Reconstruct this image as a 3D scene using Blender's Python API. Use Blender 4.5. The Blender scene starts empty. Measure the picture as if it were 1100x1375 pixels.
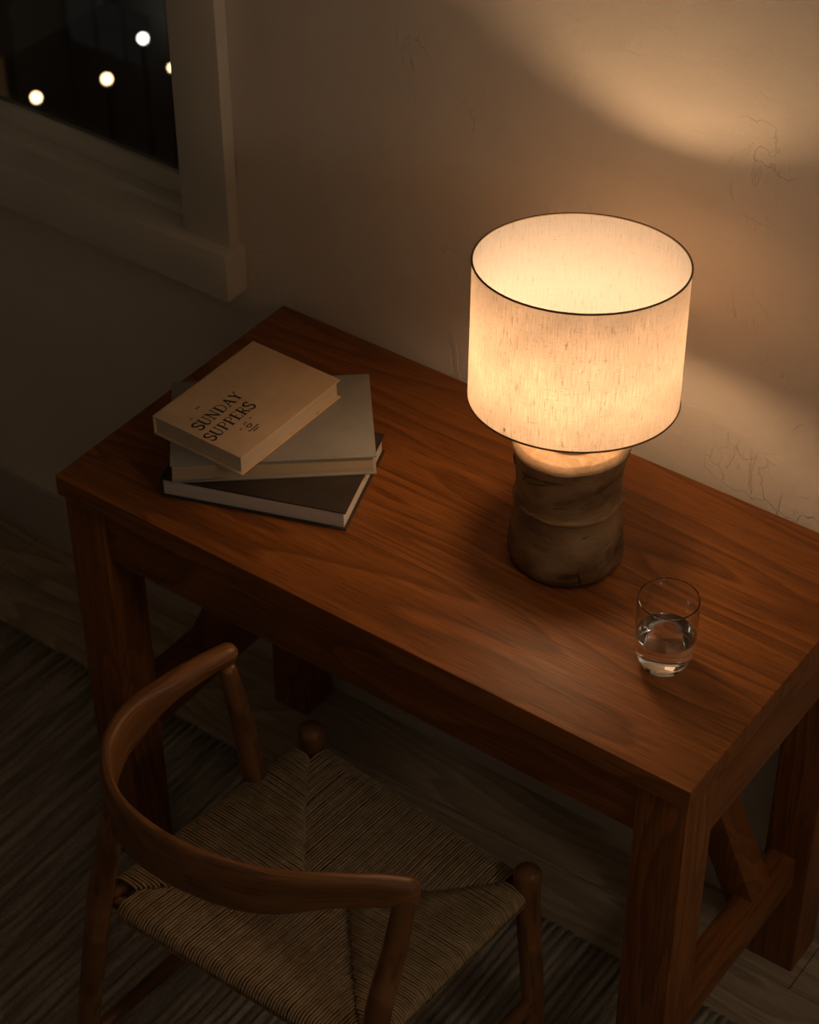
import bpy, bmesh, math, random
from mathutils import Vector, Matrix
random.seed(7)
PI = math.pi
S = bpy.context.scene
C = S.collection

# ------------------------------------------------------------------ camera
cam_d = bpy.data.cameras.new('camera')
cam = bpy.data.objects.new('camera', cam_d)
C.objects.link(cam)
RX = Vector((0.80930997, 0.58736602, -0.0043054))
UP = Vector((-0.37528691, 0.52270487, 0.76546676))
FW = Vector((-0.45185962, 0.61788412, -0.64346103))
CAM = Vector((1.7165, -2.0366, 2.5858))
cam.matrix_world = Matrix(((RX.x, UP.x, -FW.x, CAM.x), (RX.y, UP.y, -FW.y, CAM.y),
                           (RX.z, UP.z, -FW.z, CAM.z), (0, 0, 0, 1)))
cam_d.sensor_fit = 'VERTICAL'
cam_d.sensor_height = 36.0
cam_d.lens = 2949.6 / 1375 * 36.0
cam_d.clip_start = 0.05
cam_d.clip_end = 200
cam_d.dof.use_dof = True
cam_d.dof.focus_distance = 2.62
cam_d.dof.aperture_fstop = 9.0
S.camera = cam

# ------------------------------------------------------------------ world, exposure
BULB = 54.0                              # radiance of the lamp's bulb
FILL_LAMP = 13.0                         # radiance of the added fill lamp's globe
WARM = (1.0, 0.62, 0.33)
wd = bpy.data.worlds.new('night_sky')
S.world = wd
wd.use_nodes = True
bg = wd.node_tree.nodes['Background']
bg.inputs[0].default_value = (0.55, 0.7, 1.0, 1)
bg.inputs[1].default_value = 0.0012
S.view_settings.view_transform = 'Standard'
S.view_settings.look = 'None'
S.view_settings.gamma = 1.0
S.view_settings.exposure = 0.0
S.view_settings.use_curve_mapping = False


# ------------------------------------------------------------------ material helpers
class NT:
    def __init__(self, name):
        self.m = bpy.data.materials.new(name)
        self.m.use_nodes = True
        self.t = self.m.node_tree
        self.t.nodes.clear()
        self.out = self.t.nodes.new('ShaderNodeOutputMaterial')

    def n(self, typ, **kw):
        nd = self.t.nodes.new(typ)
        for k, v in kw.items():
            if k.startswith('_'):
                setattr(nd, k[1:], v)
        return nd

    def l(self, a, b):
        self.t.links.new(a, b)

    def coord(self, kind='Object', scale=(1, 1, 1), loc=(0, 0, 0), rot=(0, 0, 0)):
        tc = self.n('ShaderNodeTexCoord')
        mp = self.n('ShaderNodeMapping')
        mp.inputs['Scale'].default_value = scale
        mp.inputs['Location'].default_value = loc
        mp.inputs['Rotation'].default_value = rot
        self.l(tc.outputs[kind], mp.inputs[0])
        return mp.outputs[0]

    def noise(self, vec, scale=1, detail=4, rough=.55, dist=0.0):
        nd = self.n('ShaderNodeTexNoise')
        nd.inputs['Scale'].default_value = scale
        nd.inputs['Detail'].default_value = detail
        nd.inputs['Roughness'].default_value = rough
        nd.inputs['Distortion'].default_value = dist
        self.l(vec, nd.inputs['Vector'])
        return nd.outputs['Fac']

    def ramp(self, fac, stops, interp='LINEAR'):
        nd = self.n('ShaderNodeValToRGB')
        cr = nd.color_ramp
        cr.interpolation = interp
        while len(cr.elements) > 1:
            cr.elements.remove(cr.elements[-1])
        for i, (p, c) in enumerate(stops):
            e = cr.elements[0] if i == 0 else cr.elements.new(p)
            e.position = p
            if not hasattr(c, '__len__'):
                c = (c, c, c)
            e.color = (*c[:3], 1)
        self.l(fac, nd.inputs[0])
        return nd.outputs[0]

    def mix(self, fac, a, b, blend='MIX'):
        nd = self.n('ShaderNodeMix')
        nd.data_type = 'RGBA'
        nd.blend_type = blend
        for k, v in ((0, fac), (6, a), (7, b)):
            if hasattr(v, 'is_linked') or hasattr(v, 'links'):
                self.l(v, nd.inputs[k])
            elif k == 0:
                nd.inputs[0].default_value = v
            else:
                nd.inputs[k].default_value = (*v, 1)
        return nd.outputs[2]

    def math(self, op, a, b=0.0):
        nd = self.n('ShaderNodeMath')
        nd.operation = op
        for i, v in enumerate((a, b)):
            if hasattr(v, 'links'):
                self.l(v, nd.inputs[i])
            else:
                nd.inputs[i].default_value = v
        return nd.outputs[0]

    def bump(self, h, strength=.3, dist=.002, prev=None):
        nd = self.n('ShaderNodeBump')
        nd.inputs['Strength'].default_value = strength
        nd.inputs['Distance'].default_value = dist
        self.l(h, nd.inputs['Height'])
        if prev is not None:
            self.l(prev, nd.inputs['Normal'])
        return nd.outputs[0]

    def bsdf(self, color, rough=.5, normal=None, metallic=0.0, spec=.5):
        b = self.n('ShaderNodeBsdfPrincipled')
        for k, v in (('Base Color', color), ('Roughness', rough)):
            if hasattr(v, 'links'):
                self.l(v, b.inputs[k])
            elif k == 'Base Color':
                b.inputs[k].default_value = (*v, 1)
            else:
                b.inputs[k].default_value = v
        b.inputs['Metallic'].default_value = metallic
        b.inputs['Specular IOR Level'].default_value = spec
        if normal is not None:
            self.l(normal, b.inputs['Normal'])
        self.l(b.outputs[0], self.out.inputs[0])
        return self.m


def plain(name, col, rough=.6, metallic=0.0, spec=.5, var=.12, vs=30):
    t = NT(name)
    f = t.noise(t.coord(), vs, 3)
    c = t.mix(t.ramp(f, [(.3, 0), (.7, 1)]), tuple(v * (1 - var) for v in col), tuple(min(1, v * (1 + var)) for v in col))
    return t.bsdf(c, rough, None, metallic, spec)


def wood(name, axis, dark, mid, light, rough=.42, ring=1.0, fine=1.0, off=(0, 0, 0)):
    """grain along axis 'x','y','z' of object space or along u of the UV map"""
    t = NT(name)
    kind = 'UV' if axis == 'uv' else 'Object'

    def sc(a, b):                       # a along the grain, b across
        return {'x': (a, b, b), 'y': (b, a, b), 'z': (b, b, a), 'uv': (a, b, 1)}[axis]
    # cathedral figure: rings of a slowly varying field, stretched along the grain
    big = t.noise(t.coord(kind, sc(1.1 * ring, 7 * ring), off), 1, 2, .5, .35)
    rings = t.math('FRACT', t.math('MULTIPLY', big, 13.0))
    rings = t.ramp(rings, [(0, .0), (.6, .55), (.88, 1.0), (1, .0)])
    fine1 = t.noise(t.coord(kind, sc(6 * fine, 210 * fine), off), 1, 4, .6)
    fine2 = t.noise(t.coord(kind, sc(14 * fine, 620 * fine), off), 1, 2, .6)
    blot = t.noise(t.coord(kind, sc(2.5, 6), off), 1, 3, .5)
    c = t.mix(t.ramp(fine1, [(.28, 0), (.72, 1)]), mid, light)
    c = t.mix(t.math('MULTIPLY', rings, .55), c, dark)
    pores = t.ramp(fine2, [(.52, 0), (.66, 1)])
    c = t.mix(t.math('MULTIPLY', pores, .62), c, dark)
    c = t.mix(t.ramp(blot, [(.3, 0.0), (.75, .45)]), c, tuple(v * .62 for v in mid))
    h = t.math('SUBTRACT', fine1, t.math('MULTIPLY', pores, .6))
    nrm = t.bump(h, .18, .0012)
    rg = t.ramp(fine1, [(.2, rough - .06), (.8, rough + .12)])
    return t.bsdf(c, rg, nrm, 0, .3)


DK, MD, LT = (.06, .016, .003), (.24, .076, .015), (.40, .145, .030)
M = {}
for a in 'xyz':
    M['desk_' + a] = wood('walnut_oak_' + a, a, DK, MD, LT)
M['chair_uv'] = wood('oiled_oak_curved', 'uv', (.05, .019, .006), (.20, .085, .028), (.32, .14, .048), .36, 1.6, 1.0)
M['floor_x'] = wood('floor_oak', 'x', (.17, .12, .075), (.48, .37, .245), (.62, .49, .335), .5)

# plaster: off-white, hand trowelled with a few hairline cracks
t = NT('plaster')
v = t.coord('Object')
fl = t.noise(v, 2.2, 5, .6)
fn = t.noise(v, 22, 6, .65, .6)
fs = t.noise(t.coord('Object', (1, 1, 1), (3, 1, 7)), 90, 4, .6)
wv = t.n('ShaderNodeTexVoronoi')
wv.feature = 'DISTANCE_TO_EDGE'
wv.inputs['Scale'].default_value = 6
vd = t.n('ShaderNodeVectorMath')
vd.operation = 'ADD'
nz = t.n('ShaderNodeTexNoise')
nz.inputs['Scale'].default_value = 14
nz.inputs['Detail'].default_value = 5
t.l(v, nz.inputs['Vector'])
vs_ = t.n('ShaderNodeVectorMath')
vs_.operation = 'SCALE'
vs_.inputs['Scale'].default_value = .16
t.l(nz.outputs['Color'], vs_.inputs[0])
t.l(v, vd.inputs[0])
t.l(vs_.outputs[0], vd.inputs[1])
t.l(vd.outputs[0], wv.inputs['Vector'])
crack = t.ramp(wv.outputs['Distance'], [(0, 1), (.006, 0)])
mask = t.ramp(t.noise(t.coord('Object', (1, 1, 1), (1.3, 0, .45)), 4.5, 3), [(.53, 0), (.66, 1)])
crack = t.math('MULTIPLY', crack, mask)
scr = t.noise(t.coord('Object', (60, 60, 14), (0, 0, 0), (0, .5, 0)), 1, 4, .6, 1.2)
scr = t.math('MULTIPLY', t.ramp(scr, [(.60, 0), (.7, 1)]), mask)
col = t.mix(t.ramp(fl, [(.3, 0), (.7, 1)]), (.70, .62, .53), (.79, .71, .615))
col = t.mix(t.math('MULTIPLY', crack, .12), col, (.30, .25, .2))
hh = t.math('ADD', t.math('MULTIPLY', fn, .7), t.math('MULTIPLY', fs, .25))
hh = t.math('SUBTRACT', hh, t.math('MULTIPLY', crack, .4))
hh = t.math('ADD', hh, t.math('MULTIPLY', scr, .6))
M['plaster'] = t.bsdf(col, .9, t.bump(hh, .75, .005), 0, .2)
M['ceiling'] = plain('ceiling_paint', (.78, .77, .74), .9, vs=4)
M['far_wall'] = plain('far_wall_paint', (.72, .71, .68), .9, vs=3)
M['trim'] = plain('trim_paint', (.62, .58, .50), .45, vs=8, var=.04)
M['board'] = plain('baseboard_paint', (.52, .47, .40), .6, vs=8, var=.05)

# rug: wool ribs in two tones
t = NT('ribbed_wool')
v = t.coord('Object', (1, .06, 1))
n1 = t.noise(v, 420, 3, .6)
n2 = t.noise(t.coord('Object', (1, 1, 1)), 260, 4, .7)
n3 = t.noise(t.coord('Object', (75, 5, 1)), 1, 2)
c = t.mix(t.ramp(n3, [(.38, 0), (.62, 1)]), (.30, .255, .19), (.60, .53, .42))
c = t.mix(t.ramp(n2, [(.35, .0), (.7, .55)]), c, (.14, .115, .08))
M['rug'] = t.bsdf(c, .95, t.bump(t.math('ADD', n1, n2), .6, .003), 0, .1)

# paper cord
t = NT('paper_cord')
n1 = t.noise(t.coord('Object', (1, 1, 1)), 60, 4, .7)
n2 = t.noise(t.coord('Object', (1, 1, 1)), 700, 2, .6)
c = t.mix(t.ramp(n1, [(.3, 0), (.7, 1)]), (.25, .165, .085), (.45, .315, .175))
M['cord'] = t.bsdf(c, .75, t.bump(n2, .3, .0008), 0, .3)

# linen shade: scatters some of the light back and lets some of it through
t = NT('linen_shade')
uv = 'UV'
warp = t.noise(t.coord(uv, (900, 34, 1)), 1, 3, .6)
weft = t.noise(t.coord(uv, (40, 900, 1)), 1, 3, .6)
slubv = t.noise(t.coord(uv, (420, 60, 1)), 1, 3, .6, .3)
slubh = t.noise(t.coord(uv, (75, 520, 1)), 1, 3, .6, .3)
cloud = t.noise(t.coord(uv, (18, 26, 1)), 1, 3, .5)
th = t.mix(.5, t.ramp(warp, [(.3, .55), (.7, 1)]), t.ramp(weft, [(.3, .62), (.7, 1)]), 'MULTIPLY')
sl = t.mix(1.0, t.ramp(slubv, [(.58, 1), (.70, .5)]), t.ramp(slubh, [(.62, 1), (.72, .5)]), 'MULTIPLY')
th = t.mix(1.0, th, sl, 'MULTIPLY')
th = t.mix(1.0, th, t.ramp(cloud, [(.3, .82), (.7, 1)]), 'MULTIPLY')
df = t.n('ShaderNodeBsdfDiffuse')
tr = t.n('ShaderNodeBsdfTranslucent')
t.l(t.mix(1.0, t.ramp(sl, [(0, .7), (1, 1)]), (.29, .272, .265), 'MULTIPLY'), df.inputs[0])
t.l(t.mix(1.0, th, (.42, .338, .272), 'MULTIPLY'), tr.inputs[0])
ad = t.n('ShaderNodeAddShader')
t.l(df.outputs[0], ad.inputs[0])
t.l(tr.outputs[0], ad.inputs[1])
t.l(ad.outputs[0], t.out.inputs[0])
M['shade'] = t.m
M['bronze'] = plain('bronze_trim', (.16, .105, .055), .5, .2)
M['brass'] = plain('aged_brass', (.45, .32, .16), .4, .9)


def emit(name, col, s):
    t = NT(name)
    e = t.n('ShaderNodeEmission')
    e.inputs[0].default_value = (*col, 1)
    e.inputs[1].default_value = s
    t.l(e.outputs[0], t.out.inputs[0])
    return t.m


M['bulb'] = emit('bulb_glow', WARM, BULB)

# log lamp base
t = NT('carved_log')
n1 = t.noise(t.coord('Object', (14, 14, 34)), 1, 5, .6, 1.2)
n2 = t.noise(t.coord('Object', (40, 40, 110), (3, 5, 1)), 1, 4, .65, .8)
n3 = t.noise(t.coord('Object', (11, 11, 16), (2, 9, 4)), 1, 3, .5)
c = t.mix(t.ramp(n1, [(.36, 0), (.64, 1)]), (.085, .042, .016), (.25, .145, .068))
c = t.mix(t.ramp(n3, [(.45, 0), (.7, .6)]), c, (.38, .25, .135))
ck = t.ramp(n2, [(.26, 1), (.34, 0)])
c = t.mix(t.math('MULTIPLY', ck, .75), c, (.03, .015, .007))
M['log'] = t.bsdf(c, .6, t.bump(t.math('ADD', n1, t.math('MULTIPLY', n2, .8)), .45, .004), 0, .3)
t = NT('sawn_log_face')
n1 = t.noise(t.coord('Object', (1, 1, 1)), 55, 5, .65, .8)
n2 = t.noise(t.coord('Object', (1, 1, 1), (4, 4, 4)), 260, 3, .6)
c = t.mix(t.ramp(n1, [(.3, 0), (.7, 1)]), (.36, .22, .12), (.56, .38, .23))
c = t.mix(t.ramp(n2, [(.6, 0), (.75, .45)]), c, (.18, .1, .05))
M['log_face'] = t.bsdf(c, .7, t.bump(n2, .25, .001), 0, .3)


def cloth(name, a, b, rough=.75, stain=None):
    t = NT(name)
    n1 = t.noise(t.coord('Object'), 22, 5, .65)
    n2 = t.noise(t.coord('Object'), 500, 2, .6)
    n3 = t.noise(t.coord('Object', (1, 1, 1), (.3, .7, .2)), 13, 4, .6)
    c = t.mix(t.ramp(n1, [(.3, 0), (.7, 1)]), a, b)
    if stain:
        c = t.mix(t.ramp(n3, [(.66, 0), (.76, .55)]), c, stain)
    return t.bsdf(c, rough, t.bump(n2, .25, .0006), 0, .35)


M['tan_cloth'] = cloth('tan_book_cloth', (.62, .44, .27), (.74, .54, .34), .7, (.18, .1, .045))
M['grey_cloth'] = cloth('grey_book_cloth', (.25, .235, .21), (.31, .29, .26), .6, (.15, .12, .09))
M['dark_cloth'] = cloth('black_book_cloth', (.032, .024, .018), (.05, .037, .027), .5)
M['ink'] = plain('dark_ink', (.035, .02, .01), .6)


def pages(name, a, b):
    t = NT(name)
    n1 = t.noise(t.coord('Object', (6, 6, 2400)), 1, 2, .5)
    return t.bsdf(t.mix(t.ramp(n1, [(.3, 0), (.7, 1)]), a, b), .85, t.bump(n1, .4, .0008), 0, .2)


M['pages_cream'] = pages('cream_pages', (.50, .40, .27), (.68, .57, .42))
M['pages_tan'] = pages('tan_pages', (.40, .30, .18), (.56, .44, .29))
M['pages_white'] = pages('white_pages', (.56, .50, .43), (.72, .66, .58))


def glass(name, ior, col=(1, 1, 1), rough=0.0):
    t = NT(name)
    g = t.n('ShaderNodeBsdfGlass')
    g.inputs['Color'].default_value = (*col, 1)
    g.inputs['Roughness'].default_value = rough
    g.inputs['IOR'].default_value = ior
    t.l(g.outputs[0], t.out.inputs[0])
    return t.m


M['glass'] = glass('clear_glass', 1.5, (.98, .985, .98))
M['water_side'] = glass('water_against_glass', 1.5 / 1.33)
M['water'] = glass('water', 1.33)
M['pane'] = glass('window_glass', 1.45, (.95, .97, .96))
M['asphalt'] = plain('asphalt', (.05, .05, .052), .9, vs=6)
M['stone'] = plain('night_masonry', (.22, .19, .16), .9, vs=3)
M['stone2'] = plain('night_concrete', (.24, .25, .27), .9, vs=3)
M['iron'] = plain('painted_iron', (.03, .03, .03), .5)
M['dark_glass'] = plain('unlit_window', (.02, .022, .026), .15)
M['leaf'] = plain('night_leaves', (.035, .05, .022), .8, vs=9)
M['globe_white'] = emit('street_globe_white', (1, .95, .84), 5.5)
M['globe_warm'] = emit('street_globe_warm', (1, .62, .33), 6.5)
M['fill_globe'] = emit('fill_lamp_globe', (1, .82, .64), FILL_LAMP)
M['grey_glow'] = emit('grey_glow', (.95, .97, 1), .0045)
M['lit_room'] = emit('lit_room', (1, .5, .17), .018)


# ------------------------------------------------------------------ geometry helpers
class MB:
    def __init__(self):
        self.v, self.f, self.uv = [], [], []

    def quad_grid(self, rows, closed_v=False, uvs=None):
        """rows: list of rings of equal length"""
        b = len(self.v)
        n = len(rows[0])
        for r in rows:
            self.v += [tuple(p) for p in r]
        m = n if closed_v else n - 1
        for i in range(len(rows) - 1):
            for j in range(m):
                k = (j + 1) % n
                self.f.append((b + i * n + j, b + i * n + k, b + (i + 1) * n + k, b + (i + 1) * n + j))
                if uvs:
                    u0, u1 = uvs[0][i], uvs[0][i + 1]
                    w0, w1 = uvs[1][j], uvs[1][j + 1]
                    self.uv.append(((u0, w0), (u0, w1), (u1, w1), (u1, w0)))
                else:
                    self.uv.append(None)

    def fan(self, ring, flip=False):
        b = len(self.v)
        self.v += [tuple(p) for p in ring]
        idx = list(range(b, b + len(ring)))
        self.f.append(tuple(idx[::-1] if flip else idx))
        self.uv.append(None)

    def poly(self, pts):
        self.fan(pts)

    def box(self, x0, x1, y0, y1, z0, z1):
        b = len(self.v)
        self.v += [(x, y, z) for z in (z0, z1) for y in (y0, y1) for x in (x0, x1)]
        for f in ((0, 2, 3, 1), (4, 5, 7, 6), (0, 1, 5, 4), (2, 6, 7, 3), (0, 4, 6, 2), (1, 3, 7, 5)):
            self.f.append(tuple(b + i for i in f))
            self.uv.append(None)

    def build(self, name, mat, parent=None, smooth=False, bevel=0.0, segs=2, angle=40, recalc=True):
        off = parent_loc(parent)
        me = bpy.data.meshes.new(name)
        me.from_pydata([(x - off.x, y - off.y, z - off.z) for x, y, z in self.v], [], self.f)
        ul = me.uv_layers.new(name='UVMap')
        li = 0
        for f, u in zip(self.f, self.uv):
            for k in range(len(f)):
                if u:
                    ul.data[li + k].uv = u[k]
            li += len(f)
        bm = bmesh.new()
        bm.from_mesh(me)
        bmesh.ops.remove_doubles(bm, verts=bm.verts, dist=1e-6)
        if recalc:
            bmesh.ops.recalc_face_normals(bm, faces=bm.faces)
        if bevel:
            es = [e for e in bm.edges if len(e.link_faces) == 2 and e.calc_face_angle(0) > math.radians(angle)]
            bmesh.ops.bevel(bm, geom=es, offset=bevel, segments=segs, profile=.6, affect='EDGES', clamp_overlap=True)
        bm.to_mesh(me)
        bm.free()
        if smooth or bevel:
            for p in me.polygons:
                p.use_smooth = True
            try:
                me.set_sharp_from_angle(angle=math.radians(50 if smooth else 28))
            except Exception:
                pass
        me.materials.append(mat)
        o = bpy.data.objects.new(name, me)
        C.objects.link(o)
        if parent:
            o.parent = parent
        return o


def parent_loc(p):
    r = Vector((0, 0, 0))
    while p is not None:
        r += p.location
        p = p.parent
    return r


def tag(o, label=None, cat=None, group=None, kind=None):
    if label:
        o['label'] = label
    if cat:
        o['category'] = cat
    if group:
        o['group'] = group
    if kind:
        o['kind'] = kind
    return o


def empty(name, loc, label, cat, group=None):
    o = bpy.data.objects.new(name, None)
    o.empty_display_size = .05
    o.location = loc
    C.objects.link(o)
    return tag(o, label, cat, group)


def boxobj(name, mat, parent, x0, x1, y0, y1, z0, z1, bevel=.002, kind=None):
    m = MB()
    m.box(x0, x1, y0, y1, z0, z1)
    o = m.build(name, mat, parent, bevel=bevel)
    if kind:
        o['kind'] = kind
    return o


def catmull(pts, n):
    P = [Vector(p) for p in pts]
    P = [P[0] * 2 - P[1]] + P + [P[-1] * 2 - P[-2]]
    out = []
    for i in range(1, len(P) - 2):
        for k in range(n):
            t = k / n
            a, b, c, d = P[i - 1:i + 3]
            out.append(.5 * ((2 * b) + (c - a) * t + (2 * a - 5 * b + 4 * c - d) * t * t + (3 * b - a - 3 * c + d) * t ** 3))
    out.append(P[-2])
    return out


def tube(mb, path, radii, n=12, cap=True, up=Vector((0.13, .21, 1)), rot=0.0, flat=1.0):
    path = [Vector(p) for p in path]
    rows, us, L = [], [], 0
    for i, p in enumerate(path):
        if i:
            L += (p - path[i - 1]).length
        us.append(L)
        d = (path[min(i + 1, len(path) - 1)] - path[max(i - 1, 0)]).normalized()
        a = d.cross(up)
        if a.length < 1e-3:
            a = d.cross(Vector((1, 0, 0)))
        a.normalize()
        b = d.cross(a)
        r = radii[i] if hasattr(radii, '__len__') else radii
        rows.append([p + a * (r * math.cos(2 * PI * k / n + rot)) + b * (r * flat * math.sin(2 * PI * k / n + rot)) for k in range(n)])
    rr = radii[0] if hasattr(radii, '__len__') else radii
    mb.quad_grid(rows, True, (us, [2 * PI * rr * k / n for k in range(n + 1)]))
    if cap:
        mb.fan(rows[0], True)
        mb.fan(rows[-1])
    return mb


def rounded_tube(mb, path, radii, n=14, **kw):
    """tube with domed ends"""
    path = [Vector(p) for p in path]
    if not hasattr(radii, '__len__'):
        radii = [radii] * len(path)
    d0 = (path[0] - path[1]).normalized()
    d1 = (path[-1] - path[-2]).normalized()
    pre, post, rp, rq = [], [], [], []
    for a in (85, 62, 40, 20):
        a = math.radians(a)
        pre.append(path[0] + d0 * radii[0] * .7 * math.sin(a))
        rp.append(radii[0] * math.cos(a))
        post.insert(0, path[-1] + d1 * radii[-1] * .7 * math.sin(a))
        rq.insert(0, radii[-1] * math.cos(a))
    return tube(mb, pre + path + post, rp + list(radii) + rq, n, **kw)


def lathe(mb, prof, c, n=48, cap0=True, cap1=True, wob=None):
    rows, us, L = [], [], 0
    for i, (r, z) in enumerate(prof):
        if i:
            L += math.hypot(r - prof[i - 1][0], z - prof[i - 1][1])
        us.append(L)
        rows.append([(c[0] + (r + (wob(2 * PI * k / n, z) if wob else 0)) * math.cos(2 * PI * k / n),
                      c[1] + (r + (wob(2 * PI * k / n, z) if wob else 0)) * math.sin(2 * PI * k / n), c[2] + z) for k in range(n)])
    R = max(r for r, z in prof)
    mb.quad_grid(rows, True, (us, [2 * PI * R * k / n for k in range(n + 1)]))
    if cap0:
        mb.fan(rows[0], True)
    if cap1:
        mb.fan(rows[-1])
    return mb


def torus(mb, c, R, r, n=72, m=10):
    rows = []
    for i in range(n + 1):
        a = 2 * PI * i / n
        rows.append([(c[0] + (R + r * math.cos(b)) * math.cos(a), c[1] + (R + r * math.cos(b)) * math.sin(a), c[2] + r * math.sin(b))
                     for b in [2 * PI * k / m for k in range(m)]])
    mb.quad_grid(rows, True)
    return mb


# ------------------------------------------------------------------ the room
YW = .014                                  # face of the back wall
X0, X1, Y0, ZC = -1.9, 2.5, -2.7, 2.75
WX0, WX1, WZ0, WZ1 = -1.35, -.165, .77, 2.15   # window opening
m = MB()
for a in ((X0, WX0, YW, YW + .16, -.03, ZC), (WX1, X1, YW, YW + .16, -.03, ZC),
          (WX0, WX1, YW, YW + .16, -.03, WZ0), (WX0, WX1, YW, YW + .16, WZ1, ZC)):
    m.box(*a)
tag(m.build('wall_back', M['plaster'], recalc=False), 'off-white hand trowelled plaster wall behind the desk and lamp', kind='structure')
boxobj('wall_left', M['far_wall'], None, X0 - .1, X0, Y0, YW + .16, -.03, ZC, 0, 'structure')
boxobj('wall_right', M['far_wall'], None, X1, X1 + .1, Y0, YW + .16, -.03, ZC, 0, 'structure')
boxobj('wall_front', M['far_wall'], None, X0 - .1, X1 + .1, Y0 - .1, Y0, -.03, ZC, 0, 'structure')
boxobj('ceiling', M['ceiling'], None, X0 - .1, X1 + .1, Y0 - .1, YW + .16, ZC, ZC + .1, 0, 'structure')
m = MB()
m.box(X0, X1, YW - .012, YW, 0, .104)
m.box(X0, X1, YW - .009, YW, .104, .112)
tag(m.build('baseboard_back', M['board'], bevel=.0015), 'plain painted baseboard along the foot of the plaster wall', kind='structure')

floor = boxobj('floor', M['floor_x'], None, X0, X1, Y0, YW, -.05, -.014, 0, 'structure')
floor['label'] = 'oak plank floor running along the wall'
y, row = YW, 0
rng = random.Random(3)
while y > Y0 + .01:
    x = X0 - rng.uniform(0, 1.0)
    while x < X1:
        L = rng.uniform(1.1, 1.9)
        a, b = max(x, X0), min(x + L, X1)
        if b - a > .05:
            pm = MB()
            pm.box(a + .0008, b - .0008, max(y - .118, Y0) + .0012, y - .0002, -.014, rng.uniform(-.0006, 0))
            o = pm.build('floor_plank', M['floor_x'], floor)
        x += L
    y -= .118
    row += 1

# rug with ribs running away from the wall
RX0, RX1, RY0, RY1 = -1.15, 1.95, -1.95, -.205
m = MB()
ribs, seg = 212, 26
pitch = (RX1 - RX0) / ribs
prof = []
for i in range(ribs):
    xa = RX0 + i * pitch
    hgt = rng.uniform(.0066, .0086)
    prof += [(xa, .003), (xa + pitch * .22, hgt * .9), (xa + pitch * .5, hgt), (xa + pitch * .78, hgt * .9)]
prof.append((RX1, .003))
rows = []
for j in range(seg + 1):
    yy = RY0 + (RY1 - RY0) * j / seg
    w = .0016 * math.sin(j * 1.7) + .0012 * math.sin(j * .63)
    rows.append([(x + w, yy + rng.uniform(-.001, .001) * (1 if 0 < j < seg else 2.2), max(.002, z + rng.uniform(-.0006, .0006))) for x, z in prof])
m.quad_grid(rows)
lo = [[(x, y_, .0003) for x, y_, z in r] for r in (rows[0], rows[-1])]
m.quad_grid([lo[0], rows[0]])
m.quad_grid([rows[-1], lo[1]])
rug = m.build('rug', M['rug'], smooth=False)
for p_ in rug.data.polygons:
    p_.use_smooth = True
tag(rug, 'coarse ribbed wool rug on the floor under chair and desk', 'rug')

# ------------------------------------------------------------------ window
win = bpy.data.objects.new('window_1', None)
win.location = (-.76, YW, WZ0)
C.objects.link(win)
tag(win, 'painted wooden window looking out on a dark street', kind='structure')
YC = -.010
boxobj('casing', M['trim'], win, -.176, -.087, YC, YW, .818, 2.16, .0025)
boxobj('casing', M['trim'], win, WX0 - .09, WX0 + .006, YC, YW, .818, 2.16, .0025)
boxobj('casing', M['trim'], win, WX0 - .10, -.077, YC - .006, YW, 2.16, 2.27, .003)
boxobj('window_sill', M['trim'], win, WX0 - .10, -.079, -.031, YW + .03, .738, .818, .0025)
boxobj('jamb', M['trim'], win, WX1 - .012, WX1, YW - .002, YW + .15, .80, WZ1, 0)
boxobj('jamb', M['trim'], win, WX0, WX0 + .012, YW - .002, YW + .15, .80, WZ1, 0)
boxobj('sill_step', M['trim'], win, WX0, WX1, .022, .072, .772, .832, .003)
boxobj('sash_rail', M['trim'], win, WX0 + .012, WX1 - .012, .044, .066, .832, .868, .003)
boxobj('sash_rail', M['trim'], win, WX0 + .012, WX1 - .012, .044, .066, 2.08, WZ1, .003)
boxobj('sash_stile', M['trim'], win, WX1 - .055, WX1 - .012, .044, .066, .868, 2.08, .003)
boxobj('sash_stile', M['trim'], win, WX0 + .012, WX0 + .055, .044, .066, .868, 2.08, .003)
boxobj('pane', M['pane'], win, WX0 + .05, WX1 - .05, .053, .057, .864, 2.085, 0)

# ------------------------------------------------------------------ desk
W_, D_, H_, T_ = .9734, .4871, .75, .0333
desk = empty('writing_desk', (W_ / 2, -D_ / 2, 0), 'dark oiled oak writing desk against the plaster wall, lamp and books on it', 'desk')
boxobj('tabletop', M['desk_x'], desk, 0, W_, -D_, 0, H_ - T_, H_, .0028)
lx = ((.004, .070), (.900, .9685))
ly = ((-.478, -.410), (-.076, -.006))
for i, (xa, xb) in enumerate(lx):
    for j, (ya, yb) in enumerate(ly):
        boxobj('leg', M['desk_z'], desk, xa, xb, ya, yb, .0092 if j == 0 else 0.0, H_ - T_, .0022)
boxobj('front_apron', M['desk_x'], desk, .070, .900, -.470, -.448, .622, H_ - T_, .0015)
boxobj('back_apron', M['desk_x'], desk, .070, .900, -.034, -.014, .622, H_ - T_, .0015)
boxobj('side_apron', M['desk_y'], desk, .9435, .9635, -.410, -.076, .602, H_ - T_, .0015)
boxobj('side_apron', M['desk_y'], desk, .010, .030, -.410, -.076, .602, H_ - T_, .0015)
boxobj('stretcher', M['desk_y'], desk, .908, .950, -.410, -.076, .178, .236, .002)
boxobj('stretcher', M['desk_y'], desk, .020, .060, -.410, -.076, .242, .324, .002)


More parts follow.
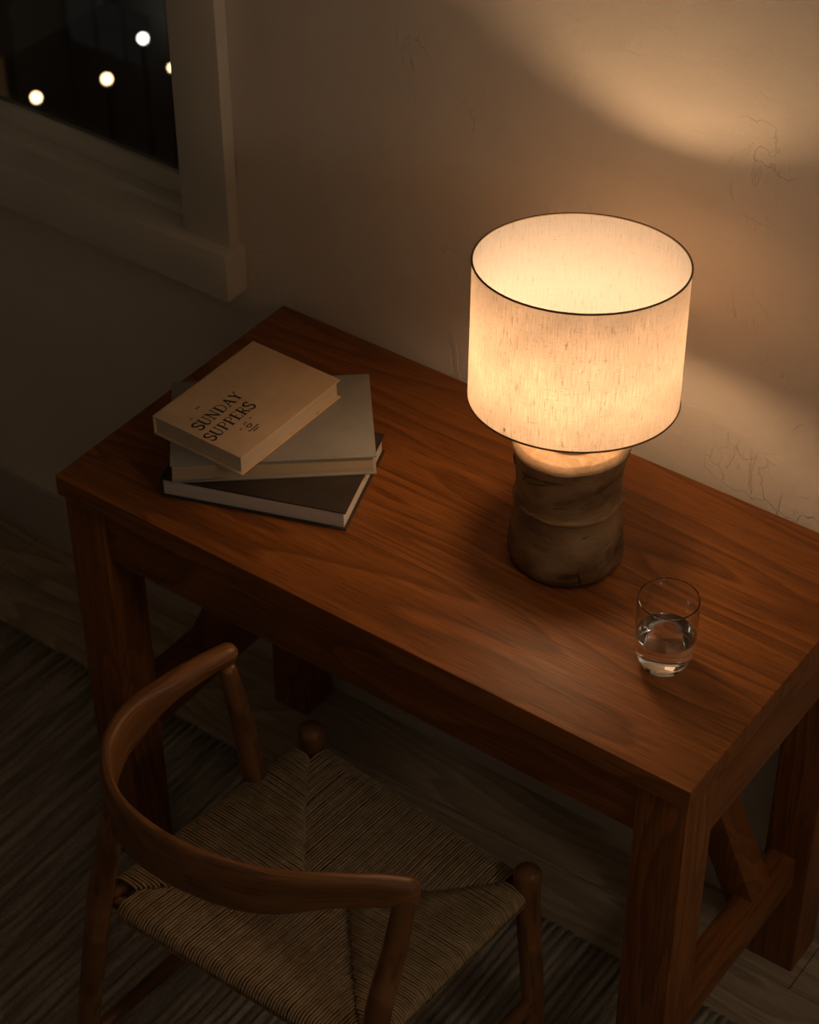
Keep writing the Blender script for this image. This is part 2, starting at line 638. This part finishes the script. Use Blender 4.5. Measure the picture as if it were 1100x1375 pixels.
def beam(name, mat, parent, a, b, w, d):
    """square bar from a to b in an xz plane; w in the plane, d in y"""
    a, b = Vector(a), Vector(b)
    t_ = (b - a).normalized()
    n_ = Vector((t_.z, 0, -t_.x))
    m_ = MB()
    rows_ = []
    for q in (a, b):
        rows_.append([q + n_ * s * w / 2 + Vector((0, e * d / 2, 0)) for s, e in ((-1, -1), (1, -1), (1, 1), (-1, 1))])
    m_.quad_grid(rows_, True)
    m_.fan(rows_[0], True)
    m_.fan(rows_[1])
    return m_.build(name, mat, parent, bevel=.0015)


beam('brace', M['desk_z'], desk, (.922, -.155, .215), (.690, -.155, .712), .046, .05)
beam('brace', M['desk_z'], desk, (.050, -.275, .300), (.235, -.275, .712), .052, .06)

# ------------------------------------------------------------------ table lamp
AX = (.633, -.219)
lamp = empty('table_lamp', (*AX, H_), 'glowing linen drum shade lamp on a carved log base', 'lamp')
lr = random.Random(5)
ph = [lr.uniform(0, 6) for _ in range(8)]


def wob(a, z):
    return (.0011 * math.sin(2 * a + ph[0] + z * 9) + .0007 * math.sin(3 * a + ph[1] - z * 22) + .0005 * math.sin(7 * a + ph[2] + z * 60)
            + .0004 * math.sin(11 * a + ph[3] - z * 90))


m = MB()
prof = [(.060, .0), (.0715, .0), (.0740, .003), (.0748, .010), (.0744, .022), (.0728, .036), (.0702, .052), (.0680, .066), (.0666, .078), (.0660, .087), (.0661, .0915),
        (.0668, .0928), (.0690, .0938), (.0700, .0956), (.0694, .0974), (.0676, .0986), (.0669, .100), (.0664, .108), (.0663, .120), (.0668, .134),
        (.0682, .148), (.0704, .161), (.0724, .170), (.0737, .1765)]
lathe(m, prof, (*AX, H_ + .0025), 96, True, False, wob)
base = m.build('log_base', M['log'], lamp, smooth=True)
m = MB()
lathe(m, [(.0737, .1765), (.0735, .1790), (.0722, .1815), (.0690, .1862), (.0670, .1876), (.045, .188), (.0001, .188)], (*AX, H_ + .0025), 96, False, False, lambda a, z: wob(a, .184) if z < .1875 else wob(a, .184) * .6)
tag(m.build('log_top', M['log_face'], base, smooth=True), 'pale sawn top face of the log')
m = MB()
lathe(m, [(.064, 0), (.0695, 0), (.0695, .004), (.064, .004)], (*AX, H_), 48)
m.build('felt_foot', M['iron'], base)
# bark snags and cracks on the log
for (a, z, L, tilt, r) in ((-2.45, .150, .020, .2, .0016), (-1.75, .158, .030, 1.45, .0011), (-1.62, .150, .034, 1.2, .0009), (-1.9, .150, .022, .6, .0010),
                           (-1.35, .161, .026, 1.5, .0010), (-.78, .014, .028, -.2, .0013), (-1.2, .120, .02, 1.5, .0008)):
    m = MB()
    pts = []
    for k in range(7):
        q = (k / 6 - .5) * L
        zz = z + q * math.cos(tilt)
        aa = a + q * math.sin(tilt) / .07 + .012 * math.sin(k * 2.3)
        rr = .07
        for (r0, z0), (r1, z1) in zip(prof[1:], prof[2:]):
            if z0 <= zz <= z1:
                rr = r0 + (r1 - r0) * (zz - z0) / max(1e-6, z1 - z0)
        rr += wob(aa, zz) + .0002
        pts.append((AX[0] + rr * math.cos(aa), AX[1] + rr * math.sin(aa), H_ + .0025 + zz))
    tube(m, pts, [r * s for s in (.3, .8, 1, .8, 1, .6, .25)], 6)
    m.build('bark_crack', M['ink'], base, smooth=True)
m = MB()
lathe(m, [(.0430, .1900), (.0445, .1912), (.0445, .1975), (.043, .199), (.012, .1995), (.009, .203), (.009, .243)],
      (*AX, H_), 48)
ZB = 1.074
BX = (AX[0] - .004, AX[1] - .008)
tube(m, [(*AX, H_ + .238), (AX[0] - .001, AX[1] - .003, H_ + .25), (AX[0] - .003, AX[1] - .006, H_ + .26), (*BX, H_ + .266)], .0075, 12)
lathe(m, [(.010, .262), (.018, .264), (.018, .286), (.015, .290)], (*BX, H_), 32)
m.build('neck_and_socket', M['brass'], lamp, smooth=True)
m = MB()
prb = [(.0001, -.044), (.011, -.0435), (.0135, -.038), (.019, -.032), (.0275, -.0235), (.0335, -.012), (.0358, 0), (.0340, .012), (.0285, .0225), (.0195, .0305), (.0095, .0348), (.0001, .0358)]
lathe(m, prb, (*BX, ZB), 24, False, False)
tag(m.build('bulb', M['bulb'], lamp, smooth=True), 'glowing warm white bulb')
RS, ZS0, ZS1 = .1268, 1.002, 1.181
TILT = Matrix.Rotation(math.radians(6.5), 3, Vector((.891, .454, 0)))   # the shade sits slightly askew on its fitter
TC = Vector((*AX, (ZS0 + ZS1) / 2))


def tilted(mb):
    mb.v = [tuple(TC + TILT.inverted() @ (Vector(q) - TC)) for q in mb.v]
    return mb


m = MB()
rows, nn = [], 120
zs = [ZS0 + (ZS1 - ZS0) * k / 8 for k in range(9)]
for z in zs:
    rows.append([(AX[0] + RS * math.cos(2 * PI * k / nn), AX[1] + RS * math.sin(2 * PI * k / nn), z) for k in range(nn)])
# u around, v up
b0 = len(m.v)
for r in rows:
    m.v += r
for i in range(8):
    for k in range(nn):
        k2 = (k + 1) % nn
        m.f.append((b0 + i * nn + k, b0 + i * nn + k2, b0 + (i + 1) * nn + k2, b0 + (i + 1) * nn + k))
        ua, ub = RS * 2 * PI * k / nn, RS * 2 * PI * (k + 1) / nn
        m.uv.append(((ua, zs[i]), (ub, zs[i]), (ub, zs[i + 1]), (ua, zs[i + 1])))
tilted(m)
shade = m.build('lamp_shade', M['shade'], lamp, smooth=True)
tag(shade, 'flecked linen drum shade')
for z in (ZS0, ZS1):
    m = MB()
    torus(m, (*AX, z), RS, .0013)
    tilted(m)
    m.build('shade_rim', M['bronze'], shade, smooth=True)
m = MB()
torus(m, (*AX, 1.026), .020, .0016, 32, 8)
for k in range(3):
    a = 2 * PI * k / 3 + .4
    tube(m, [(AX[0] + r * math.cos(a), AX[1] + r * math.sin(a), z) for r, z in ((.020, 1.026), (.07, 1.022), (RS - .0005, 1.012))], .0014, 6)
tilted(m)
m.build('shade_fitter', M['bronze'], shade, smooth=True)


# ------------------------------------------------------------------ books
def book(name, label, c, ang, w, d, z0, th, cover, pagemat, ct=.0024, over=.0035):
    """w along local x (the head/tail edge direction), d along local y; spine on the local -x side... chosen by sides"""
    r = empty(name, (c[0], c[1], z0), label, 'book', 'stack of hardback books')
    ca, sa = math.cos(ang), math.sin(ang)

    def put(nm, mat, x0, x1, y0, y1, za, zb, bev, par=r):
        mm = MB()
        mm.box(x0, x1, y0, y1, za, zb)
        mm.v = [(c[0] + x * ca - y_ * sa, c[1] + x * sa + y_ * ca, z0 + z) for x, y_, z in mm.v]
        return mm.build(nm, mat, par, bevel=bev)
    lo_ = put('back_cover', cover, -w / 2, w / 2, -d / 2, d / 2, 0, ct, .0007)
    hi_ = put('front_cover', cover, -w / 2, w / 2, -d / 2, d / 2, th - ct, th, .0007)
    put('page_block', pagemat, -w / 2 + .002, w / 2 - over, -d / 2 + over, d / 2 - over, ct, th - ct, .0004)
    return r, hi_, put


# lower: black, long edges at ~19 degrees
def rect(FL, FR, BR):
    FL, FR, BR = (Vector((*p, 0)) for p in (FL, FR, BR))
    cc = (FL + BR) / 2
    ang = math.atan2(FR.y - FL.y, FR.x - FL.x)
    return cc, ang, (FR - FL).length, (BR - FR).length


cc, an, w, d = rect((.143, -.437), (.382, -.353), (.328, -.190))
b1, hi1, put = book('hardback_book', 'black hardback book with white pages, lowest of the stack on the desk', cc, an, w, d, H_, .030, M['dark_cloth'], M['pages_white'])
put('spine', M['dark_cloth'], -w / 2 - .0005, -w / 2 + .002, -d / 2, d / 2, 0, .030, .0007)
cc, an, w, d = rect((.164, -.437), (.369, -.266), (.254, -.128))
b2, hi2, put = book('hardback_book', 'grey cloth hardback book, middle of the stack', cc, an, w, d, .7805, .030, M['grey_cloth'], M['pages_tan'])
put('spine', M['grey_cloth'], -w / 2 + .001, w / 2 - .001, d / 2 - .002, d / 2 + .0005, 0, .030, .0007)
put('cover_frame_line', M['grey_cloth'], -w / 2 + .006, w / 2 - .006, -d / 2 + .006, d / 2 - .012, .0298, .0303, .0002, hi2)
cc, an, w, d = rect((.097, -.3985), (.2465, -.3995), (.263, -.1935))
b3, hi3, put = book('hardback_book', 'tan cloth hardback book with dark lettering, topmost of the stack', cc, an, w, d, .811, .030, M['tan_cloth'], M['pages_cream'])
put('spine', M['tan_cloth'], -w / 2 - .0005, -w / 2 + .002, -d / 2, d / 2, 0, .030, .0007)

# lettering: strokes with serifs, unit cap height
ARC = lambda cx, cy, rx, ry, a0, a1, n=10: [(cx + rx * math.cos(math.radians(a0 + (a1 - a0) * k / n)), cy + ry * math.sin(math.radians(a0 + (a1 - a0) * k / n))) for k in range(n + 1)]
TH, TN = .15, .07
GL = {
    'S': (.56, [(TH, ARC(.28, .75, .20, .23, 30, 190) + ARC(.28, .25, .22, .26, 100, -150)), (TN, [(.46, .72), (.48, .96)]), (TN, [(.06, .04), (.07, .28)])]),
    'U': (.72, [(TH, [(.16, 1), (.16, .35)] + ARC(.36, .30, .20, .28, 180, 270)), (TN, ARC(.36, .30, .20, .28, 270, 360) + [(.56, 1)]), (TN, [(.04, .97), (.28, .97)]), (TN, [(.46, .97), (.68, .97)])]),
    'N': (.78, [(TN, [(.16, 0), (.16, 1)]), (TH, [(.14, .98), (.62, .02)]), (TN, [(.62, 0), (.62, 1)]), (TN, [(.04, .03), (.28, .03)]), (TN, [(.02, .97), (.2, .97)]), (TN, [(.50, .97), (.74, .97)])]),
    'D': (.74, [(TH, [(.18, 0), (.18, 1)]), (TN, [(.04, .97), (.34, .97)] + ARC(.34, .5, .32, .47, 90, -90, 14) + [(.04, .03)])]),
    'A': (.74, [(TN, [(.12, .02), (.38, 1)]), (TH, [(.36, .98), (.62, .02)]), (TN, [(.22, .36), (.52, .36)]), (TN, [(.02, .03), (.22, .03)]), (TN, [(.50, .03), (.74, .03)])]),
    'Y': (.70, [(TH, [(.12, .98), (.36, .48)]), (TN, [(.60, .98), (.36, .48)]), (TH, [(.36, .5), (.36, 0)]), (TN, [(.02, .97), (.24, .97)]), (TN, [(.50, .97), (.70, .97)]), (TN, [(.24, .03), (.48, .03)])]),
    'P': (.60, [(TH, [(.17, 0), (.17, 1)]), (TN, [(.04, .97), (.30, .97)] + ARC(.30, .72, .24, .25, 90, -90) + [(.17, .47)]), (TN, [(.04, .03), (.30, .03)])]),
    'E': (.58, [(TH, [(.17, 0), (.17, 1)]), (TN, [(.04, .97), (.50, .97), (.50, .80)]), (TN, [(.17, .52), (.42, .52)]), (TN, [(.04, .03), (.52, .03), (.53, .22)])]),
    'R': (.66, [(TH, [(.17, 0), (.17, 1)]), (TN, [(.04, .97), (.30, .97)] + ARC(.30, .74, .22, .23, 90, -90) + [(.17, .51)]), (TH, [(.30, .50), (.58, .02)]), (TN, [(.04, .03), (.30, .03)])]),
}


def stroke(mb, pts, wd_, f, z):
    rows_ = []
    for i, (x, y_) in enumerate(pts):
        a, b = pts[max(i - 1, 0)], pts[min(i + 1, len(pts) - 1)]
        dx, dy = b[0] - a[0], b[1] - a[1]
        l_ = math.hypot(dx, dy) or 1
        nx, ny = -dy / l_ * wd_ / 2, dx / l_ * wd_ / 2
        rows_.append([f(x - nx, y_ - ny, z), f(x + nx, y_ + ny, z)])
    mb.quad_grid(rows_)


def word(text, org, along, upv, size, z, name, length):
    tot = sum(GL[ch][0] for ch in text)
    sx = length / tot
    x = 0
    for ch in text:
        gw, st = GL[ch]
        mm = MB()
        for k, (wd_, pts) in enumerate(st):
            f = lambda px, py, zz, x=x: (org[0] + along[0] * (x + px) * sx + upv[0] * py * size,
                                         org[1] + along[1] * (x + px) * sx + upv[1] * py * size, zz)
            stroke(mm, pts, wd_, f, z + k * .00003)
        mm.build(name, M['ink'], hi3)
        x += gw


zt = .8412
al, uq = (-.02, 1.0), (-1.0, -.02)
word('SUNDAY', (.1765, -.3875), al, uq, .0175, zt, 'title_letter', .092)
word('SUPPERS', (.2035, -.3955), al, uq, .0175, zt, 'title_letter', .093)
# small printed ornament under the title
m = MB()
ident = lambda x, y_, z: (.222 - y_ * .012, -.345 + x * .012, z)
for pts in (ARC(.3, .3, .35, .4, 180, 360), [(-.05, .3), (.65, .3)], [(-.9, .4), (-.6, .5)], [(1.3, .9), (1.55, .9)], [(.1, .6), (.2, .9)], [(.45, .6), (.5, .95)],
            [(-.6, -.5), (1.1, -.5)], [(-.2, -.85), (.7, -.85)]):
    stroke(m, pts, .13, ident, zt)
m.build('title_ornament', M['ink'], hi3)
m = MB()
for (x, y_, s) in ((.150, -.398 + .02, .0035), (.141, -.355, .0045)):
    stroke(m, [(0, 0), (1, .2)], .4, lambda px, py, z: (x + py * s, y_ + px * s * 1.6, z), zt)
m.build('ink_fleck', M['ink'], hi3)

# ------------------------------------------------------------------ tumbler of water
GX = (.8405, -.3255)
gl = empty('water_glass', (*GX, H_), 'clear tumbler half full of water on the desk', 'glass')
outer = [(.0001, .0), (.0215, .0), (.0245, .0012), (.0275, .005), (.0315, .013), (.0345, .022), (.0362, .033), (.0370, .048), (.0372, .070), (.0370, .090), (.0367, .1035), (.03665, .1052), (.0365, .1057), (.0362, .1060)]
WL = .050
inner = [(.0358, .1060), (.0355, .1057), (.0354, .1052), (.03545, .1035), (.0358, .090), (.0360, .070), (.0358, WL)]
below = [(.0358, WL), (.0356, .046), (.0350, .036), (.0332, .026), (.0298, .0175), (.0240, .0122), (.0150, .0105), (.0001, .0100)]
m = MB()
lathe(m, outer + inner, (*GX, H_ + .0002), 64, False, False)
gb = m.build('tumbler', M['glass'], gl, recalc=False)
for p_ in gb.data.polygons:
    p_.use_smooth = True
# the water: its faces against the glass refract from glass to water, its surface from air to water
m = MB()
lathe(m, below, (*GX, H_ + .0002), 64, False, False)
nside = len(m.f)
lathe(m, [(.03579, WL + .0002), (.0355, WL + .0001), (.0345, WL), (.033, WL), (.02, WL), (.0001, WL)], (*GX, H_ + .0002), 64, False, False)
wa = m.build('water', M['water_side'], gl, recalc=False)
wa.data.materials.append(M['water'])
for p_ in wa.data.polygons:
    p_.use_smooth = True
    if p_.index >= nside:
        p_.material_index = 1

# ------------------------------------------------------------------ chair
chair = empty('armchair', (.545, -.63, .0085), 'round backed oak chair with woven paper cord seat, drawn up to the desk', 'chair')
CH = M['chair_uv']
railp = [(.358, -.566, .698), (.345, -.605, .697), (.334, -.650, .695), (.323, -.691, .692), (.325, -.734, .690), (.343, -.776, .687), (.382, -.813, .685),
         (.431, -.832, .683), (.497, -.836, .680), (.566, -.822, .675), (.626, -.793, .667), (.674, -.757, .660), (.711, -.724, .652), (.737, -.703, .645)]
P = catmull(railp, 7)
N = len(P)
m = MB()
rows, us, Ls = [], [], 0
ns = 22


def lerp_tab(tab, t_):
    for (a, va), (b, vb) in zip(tab, tab[1:]):
        if a <= t_ <= b:
            s = (t_ - a) / (b - a)
            s = s * s * (3 - 2 * s)
            return va + (vb - va) * s
    return tab[-1][1]


hT = [(0, .026), (.12, .032), (.28, .068), (.45, .086), (.70, .080), (.86, .050), (1, .042)]
wT = [(0, .0265), (.12, .029), (.28, .023), (.45, .0175), (.70, .018), (.86, .025), (1, .031)]
ends = [(-.80, .45), (-.62, .74), (-.34, .93)]


def ring(p, dxy, h, w_, e=3.2, s=1.0):
    nrm = Vector((dxy.y, -dxy.x, 0)).normalized()
    out_ = []
    for k in range(ns):
        a = 2 * PI * k / ns
        ca_, sa_ = math.cos(a), math.sin(a)
        x = math.copysign(abs(ca_) ** (2 / e), ca_) * w_ / 2 * s
        z = math.copysign(abs(sa_) ** (2 / e), sa_) * h / 2 * s
        out_.append(Vector(p) + nrm * x + Vector((0, 0, z - h / 2)))
    return out_


for i, p in enumerate(P):
    t_ = i / (N - 1)
    dd = P[min(i + 1, N - 1)] - P[max(i - 1, 0)]
    dd = Vector((dd.x, dd.y, 0)).normalized()
    h, w_ = lerp_tab(hT, t_), lerp_tab(wT, t_)
    e = 2.3 + 1.4 * math.sin(PI * t_)
    if i == 0:
        for o_, s in ends:
            rows.append(ring(p + dd * o_ * w_ * .55, dd, h, w_, e, s))
            us.append(Ls)
            Ls += .004
    else:
        Ls += (P[i] - P[i - 1]).length
    rows.append(ring(p, dd, h, w_, e))
    us.append(Ls)
    if i == N - 1:
        for o_, s in reversed(ends):
            Ls += .004
            rows.append(ring(p - dd * o_ * w_ * .55, dd, h, w_, e, s))
            us.append(Ls)
m.quad_grid(rows, True, (us, [k * .14 / ns for k in range(ns + 1)]))
m.fan(rows[0], True)
m.fan(rows[-1])
m.build('back_rail', CH, chair, smooth=True)

ZR = .0085


def leg(name, pts, radii, n=6, dome=True):
    mm = MB()
    q = catmull(pts, n)
    rr = []
    for i in range(len(q)):
        s = i / n
        k = min(int(s), len(radii) - 2)
        rr.append(radii[k] + (radii[k + 1] - radii[k]) * (s - k))
    (rounded_tube if dome else tube)(mm, q, rr, 16)
    return mm.build(name, CH, chair, smooth=True)


leg('leg', [(.381, -.437, .452), (.380, -.434, .40), (.376, -.425, .22), (.372, -.418, ZR + .0095)], [.0185, .0170, .0150, .0115])
leg('leg', [(.756, -.475, .452), (.760, -.478, .40), (.780, -.489, .25), (.797, -.498, ZR + .0095)], [.0185, .0165, .0150, .0120])
leg('leg', [(.386, -.816, .640), (.372, -.822, .56), (.345, -.822, .45), (.318, -.845, .22), (.306, -.872, ZR + .0095)], [.0150, .0155, .0165, .0150, .0120])
leg('leg', [(.736, -.704, .628), (.739, -.735, .55), (.740, -.775, .45), (.752, -.826, .22), (.762, -.868, ZR + .0095)], [.0135, .0150, .0165, .0150, .0120])
leg('arm_support', [(.361, -.572, .664), (.360, -.552, .56), (.356, -.530, .436)], [.0120, .0150, .0165])
leg('stretcher', [(.331, -.835, .20), (.345, -.63, .20), (.374, -.43, .20)], [.0095, .0125, .0095])
leg('stretcher', [(.748, -.820, .235), (.770, -.66, .235), (.783, -.49, .235)], [.0095, .0135, .0095])
# seat frame
cFL, cFR, cRR, cRL = Vector((.378, -.441, 0)), Vector((.750, -.473, 0)), Vector((.730, -.790, 0)), Vector((.334, -.790, 0))
ZF, ZSd = .428, .434
leg('seat_rail', [(*cFL.xy, ZF - .0155), (*((cFL + cFR) / 2).xy, ZF - .0155), (*cFR.xy, ZF - .0155)], [.0085, .0085, .0085])
leg('seat_rail', [(*cRL.xy, ZF - .0155), (*((cRL + cRR) / 2).xy, ZF - .0155), (*cRR.xy, ZF - .0155)], [.0085, .0085, .0085])
leg('seat_rail', [(*cFL.xy, ZSd - .0155), (*((cFL + cRL) / 2).xy, ZSd - .0155), (*cRL.xy, ZSd - .0155)], [.0085, .0085, .0085])
leg('seat_rail', [(*cFR.xy, ZSd - .0155), (*((cFR + cRR) / 2).xy, ZSd - .0155), (*cRR.xy, ZSd - .0155)], [.0085, .0085, .0085])


def bil(s, t_):
    """s: left to right, t: front to back"""
    return (cFL * (1 - s) + cFR * s) * (1 - t_) + (cRL * (1 - s) + cRR * s) * t_


cr = random.Random(11)
KS = .80


def cords(side, n, name):
    """woven panel: cords wrap the rail and run in to the seam with the next panel"""
    mm = MB()
    for k in range(n):
        q = .055 + .89 * (k + .5) / n + cr.uniform(-.0011, .0011)
        e = min(q, 1 - q)
        if side in 'FB':
            end = min(.5, e / KS)
            pos = (lambda u: bil(q, u)) if side == 'F' else (lambda u: bil(q, 1 - u))
            L = .335
            zt_ = ZF
            r = .372 * .89 / n / 2 * .86
        else:
            end = min(KS * .5, e * KS)
            pos = (lambda u: bil(u, q)) if side == 'L' else (lambda u: bil(1 - u, q))
            L = .38
            zt_ = ZSd
            r = .335 * .89 / n / 2 * .86
        endj = max(.012, end + cr.uniform(-.007, .005))
        dirn = (pos(.02) - pos(0)).normalized()
        p0 = pos(0)
        rr = .0165
        pts = []
        # underside, around the outside of the rail, then across the top to the seam
        pts.append(p0 + dirn * .040 + Vector((0, 0, zt_ - 2 * rr - .001)))
        for a in (-95, -130, -165, 165, 135, 110):
            aa = math.radians(a)
            pts.append(p0 + dirn * (rr * math.cos(aa)) + Vector((0, 0, zt_ - rr + rr * math.sin(aa))))
        jz = cr.uniform(-.0011, .0008)
        nseg = 4
        for j in range(1, nseg + 1):
            u = endj * j / nseg
            sag = -.006 * math.sin(PI * min(1, u)) + jz
            pts.append(pos(u) + Vector((0, 0, zt_ + .0005 + sag - (.0012 if j == nseg else 0))))
        pts.append(pos(endj + .006) + Vector((0, 0, zt_ - .014)))
        tube(mm, pts, r * cr.uniform(.88, 1.06), 6, cap=False)
    o = mm.build(name, M['cord'], chair, smooth=False)
    for p_ in o.data.polygons:
        p_.use_smooth = True
    o['kind'] = 'stuff'
    return o


cords('F', 80, 'woven_cord_panel')
cords('B', 80, 'woven_cord_panel')
cords('L', 72, 'woven_cord_panel')
cords('R', 72, 'woven_cord_panel')

# ------------------------------------------------------------------ globe lamp added out of view for fill light from the right
FX, FY = 2.30, -.76
fl_ = empty('fill_lamp', (FX, FY, 0), 'added fill light, a globe on a pole out of view to the right of the desk', 'lamp')
m = MB()
lathe(m, [(.15, 0), (.152, .006), (.148, .018), (.03, .026), (.012, .04)], (FX, FY, 0), 40)
m.build('base', M['bronze'], fl_, smooth=True)
m = MB()
tube(m, [(FX, FY, .03), (FX, FY, .8), (FX, FY, 1.62)], .011, 14)
m.build('pole', M['bronze'], fl_, smooth=True)
m = MB()
lathe(m, [(.012, 1.605), (.045, 1.615), (.05, 1.63), (.05, 1.642)], (FX, FY, 0), 32)
m.build('globe_holder', M['bronze'], fl_, smooth=True)
m = MB()
lathe(m, [(max(.0001, .12 * math.sin(a * PI / 16)), -.12 * math.cos(a * PI / 16)) for a in range(17)], (FX, FY, 1.75), 32, False, False)
m.build('globe', M['fill_globe'], fl_, smooth=True)

# ------------------------------------------------------------------ the street outside, far below
ZG = -13.0


boxobj('street', M['asphalt'], None, -60, 10, 4, 60, ZG - .3, ZG, 0, 'structure')
boxobj('pavement', M['stone'], None, -60, 10, 17.6, 20.4, ZG, ZG + .14, .02, 'structure')


def street_lamp(label, p, globe, r=.062):
    root = empty('street_lamp', (p[0], p[1], ZG), label, 'street lamp', 'street lamps seen through the window')
    mm = MB()
    tube(mm, [(p[0], p[1], ZG), (p[0], p[1], ZG + .5), (p[0], p[1], p[2] - r)], [.06, .045, .03], 10)
    mm.build('pole', M['iron'], root, smooth=True)
    mm = MB()
    lathe(mm, [(.05, -r * 1.25), (.055, -r * .9), (.03, -r * .85)], p, 12)
    mm.build('collar', M['iron'], root)
    mm = MB()
    lathe(mm, [(max(.0001, r * math.sin(a * PI / 10)), -r * math.cos(a * PI / 10)) for a in range(11)], p, 20, False, False)
    mm.build('globe', globe, root, smooth=True)
    return root


street_lamp('white street lamp globe outside, highest of the lights in the window', (-15.43, 15.88, -10.4), M['globe_white'])
street_lamp('warm street lamp globe outside, middle of the lights in the window', (-14.85, 14.60, -10.2), M['globe_warm'])
street_lamp('warm street lamp globe outside, lowest light by the window sash', (-15.45, 14.00, -10.37), M['globe_warm'])
street_lamp('street lamp globe half hidden by the window casing', (-14.905, 15.793, -10.6), M['globe_warm'], .045)

bd = empty('kiosk', (-16.7, 17.5, ZG), 'dim grey flat roofed building across the street', 'building')
boxobj('wall', M['stone2'], bd, -17.40, -15.60, 16.5, 18.5, ZG, ZG + 2.9, .02)
boxobj('roof', M['stone2'], bd, -17.43, -15.45, 16.3, 18.6, ZG + 2.9, ZG + 3.1, .02)
for k in range(3):
    boxobj('window', M['grey_glow'], bd, -17.30 + k * .5, -16.88 + k * .5, 16.47, 16.52, ZG + 1.75, ZG + 2.5, .01)  # invented glowing panes, added so the building shows as faint grey
bd = empty('shopfront', (-18.6, 16.5, ZG), 'dim house front at the left of the window view', 'building')
boxobj('wall', M['stone'], bd, -20.2, -17.46, 15.6, 17.4, ZG, ZG + 2.6, .02)
for k in range(3):
    boxobj('window', M['lit_room'], bd, -19.2 + k * .58, -18.85 + k * .58, 15.57, 15.62, ZG + 1.15, ZG + 1.75, .01)
    boxobj('window_ledge', M['stone2'], bd, -19.25 + k * .58, -18.80 + k * .58, 15.50, 15.62, ZG + 1.05, ZG + 1.15, .01)
sr = random.Random(21)
for n_, (sx, sy, rad) in enumerate(((-13.2, 17.2, .8), (-14.3, 18.8, .6))):
    sh = empty('shrub', (sx, sy, ZG), ('dark shrub on the pavement nearer the casing', 'dark shrub on the pavement near the grey building')[n_], 'shrub', 'shrubs on the pavement')
    mm = MB()
    for k in range(420):
        a, u = sr.uniform(0, 2 * PI), sr.uniform(-.7, 1)
        q = math.sqrt(1 - u * u) * rad * sr.uniform(.75, 1.05)
        c0 = Vector((sx + q * math.cos(a), sy + q * math.sin(a), ZG + .75 * rad + u * rad * .9))
        d1 = Vector((sr.uniform(-1, 1), sr.uniform(-1, 1), sr.uniform(-1, 1))).normalized() * .12
        d2 = d1.cross(Vector((sr.uniform(-1, 1), sr.uniform(-1, 1), sr.uniform(-1, 1)))).normalized() * .05
        mm.poly([c0 - d1, c0 + d2, c0 + d1, c0 - d2])
    fo = mm.build('foliage', M['leaf'], sh, recalc=False)
    fo['kind'] = 'stuff'
    mm = MB()
    tube(mm, [(sx, sy, ZG), (sx + .03, sy, ZG + rad)], [.06, .03], 8)
    mm.build('stem', M['iron'], sh)
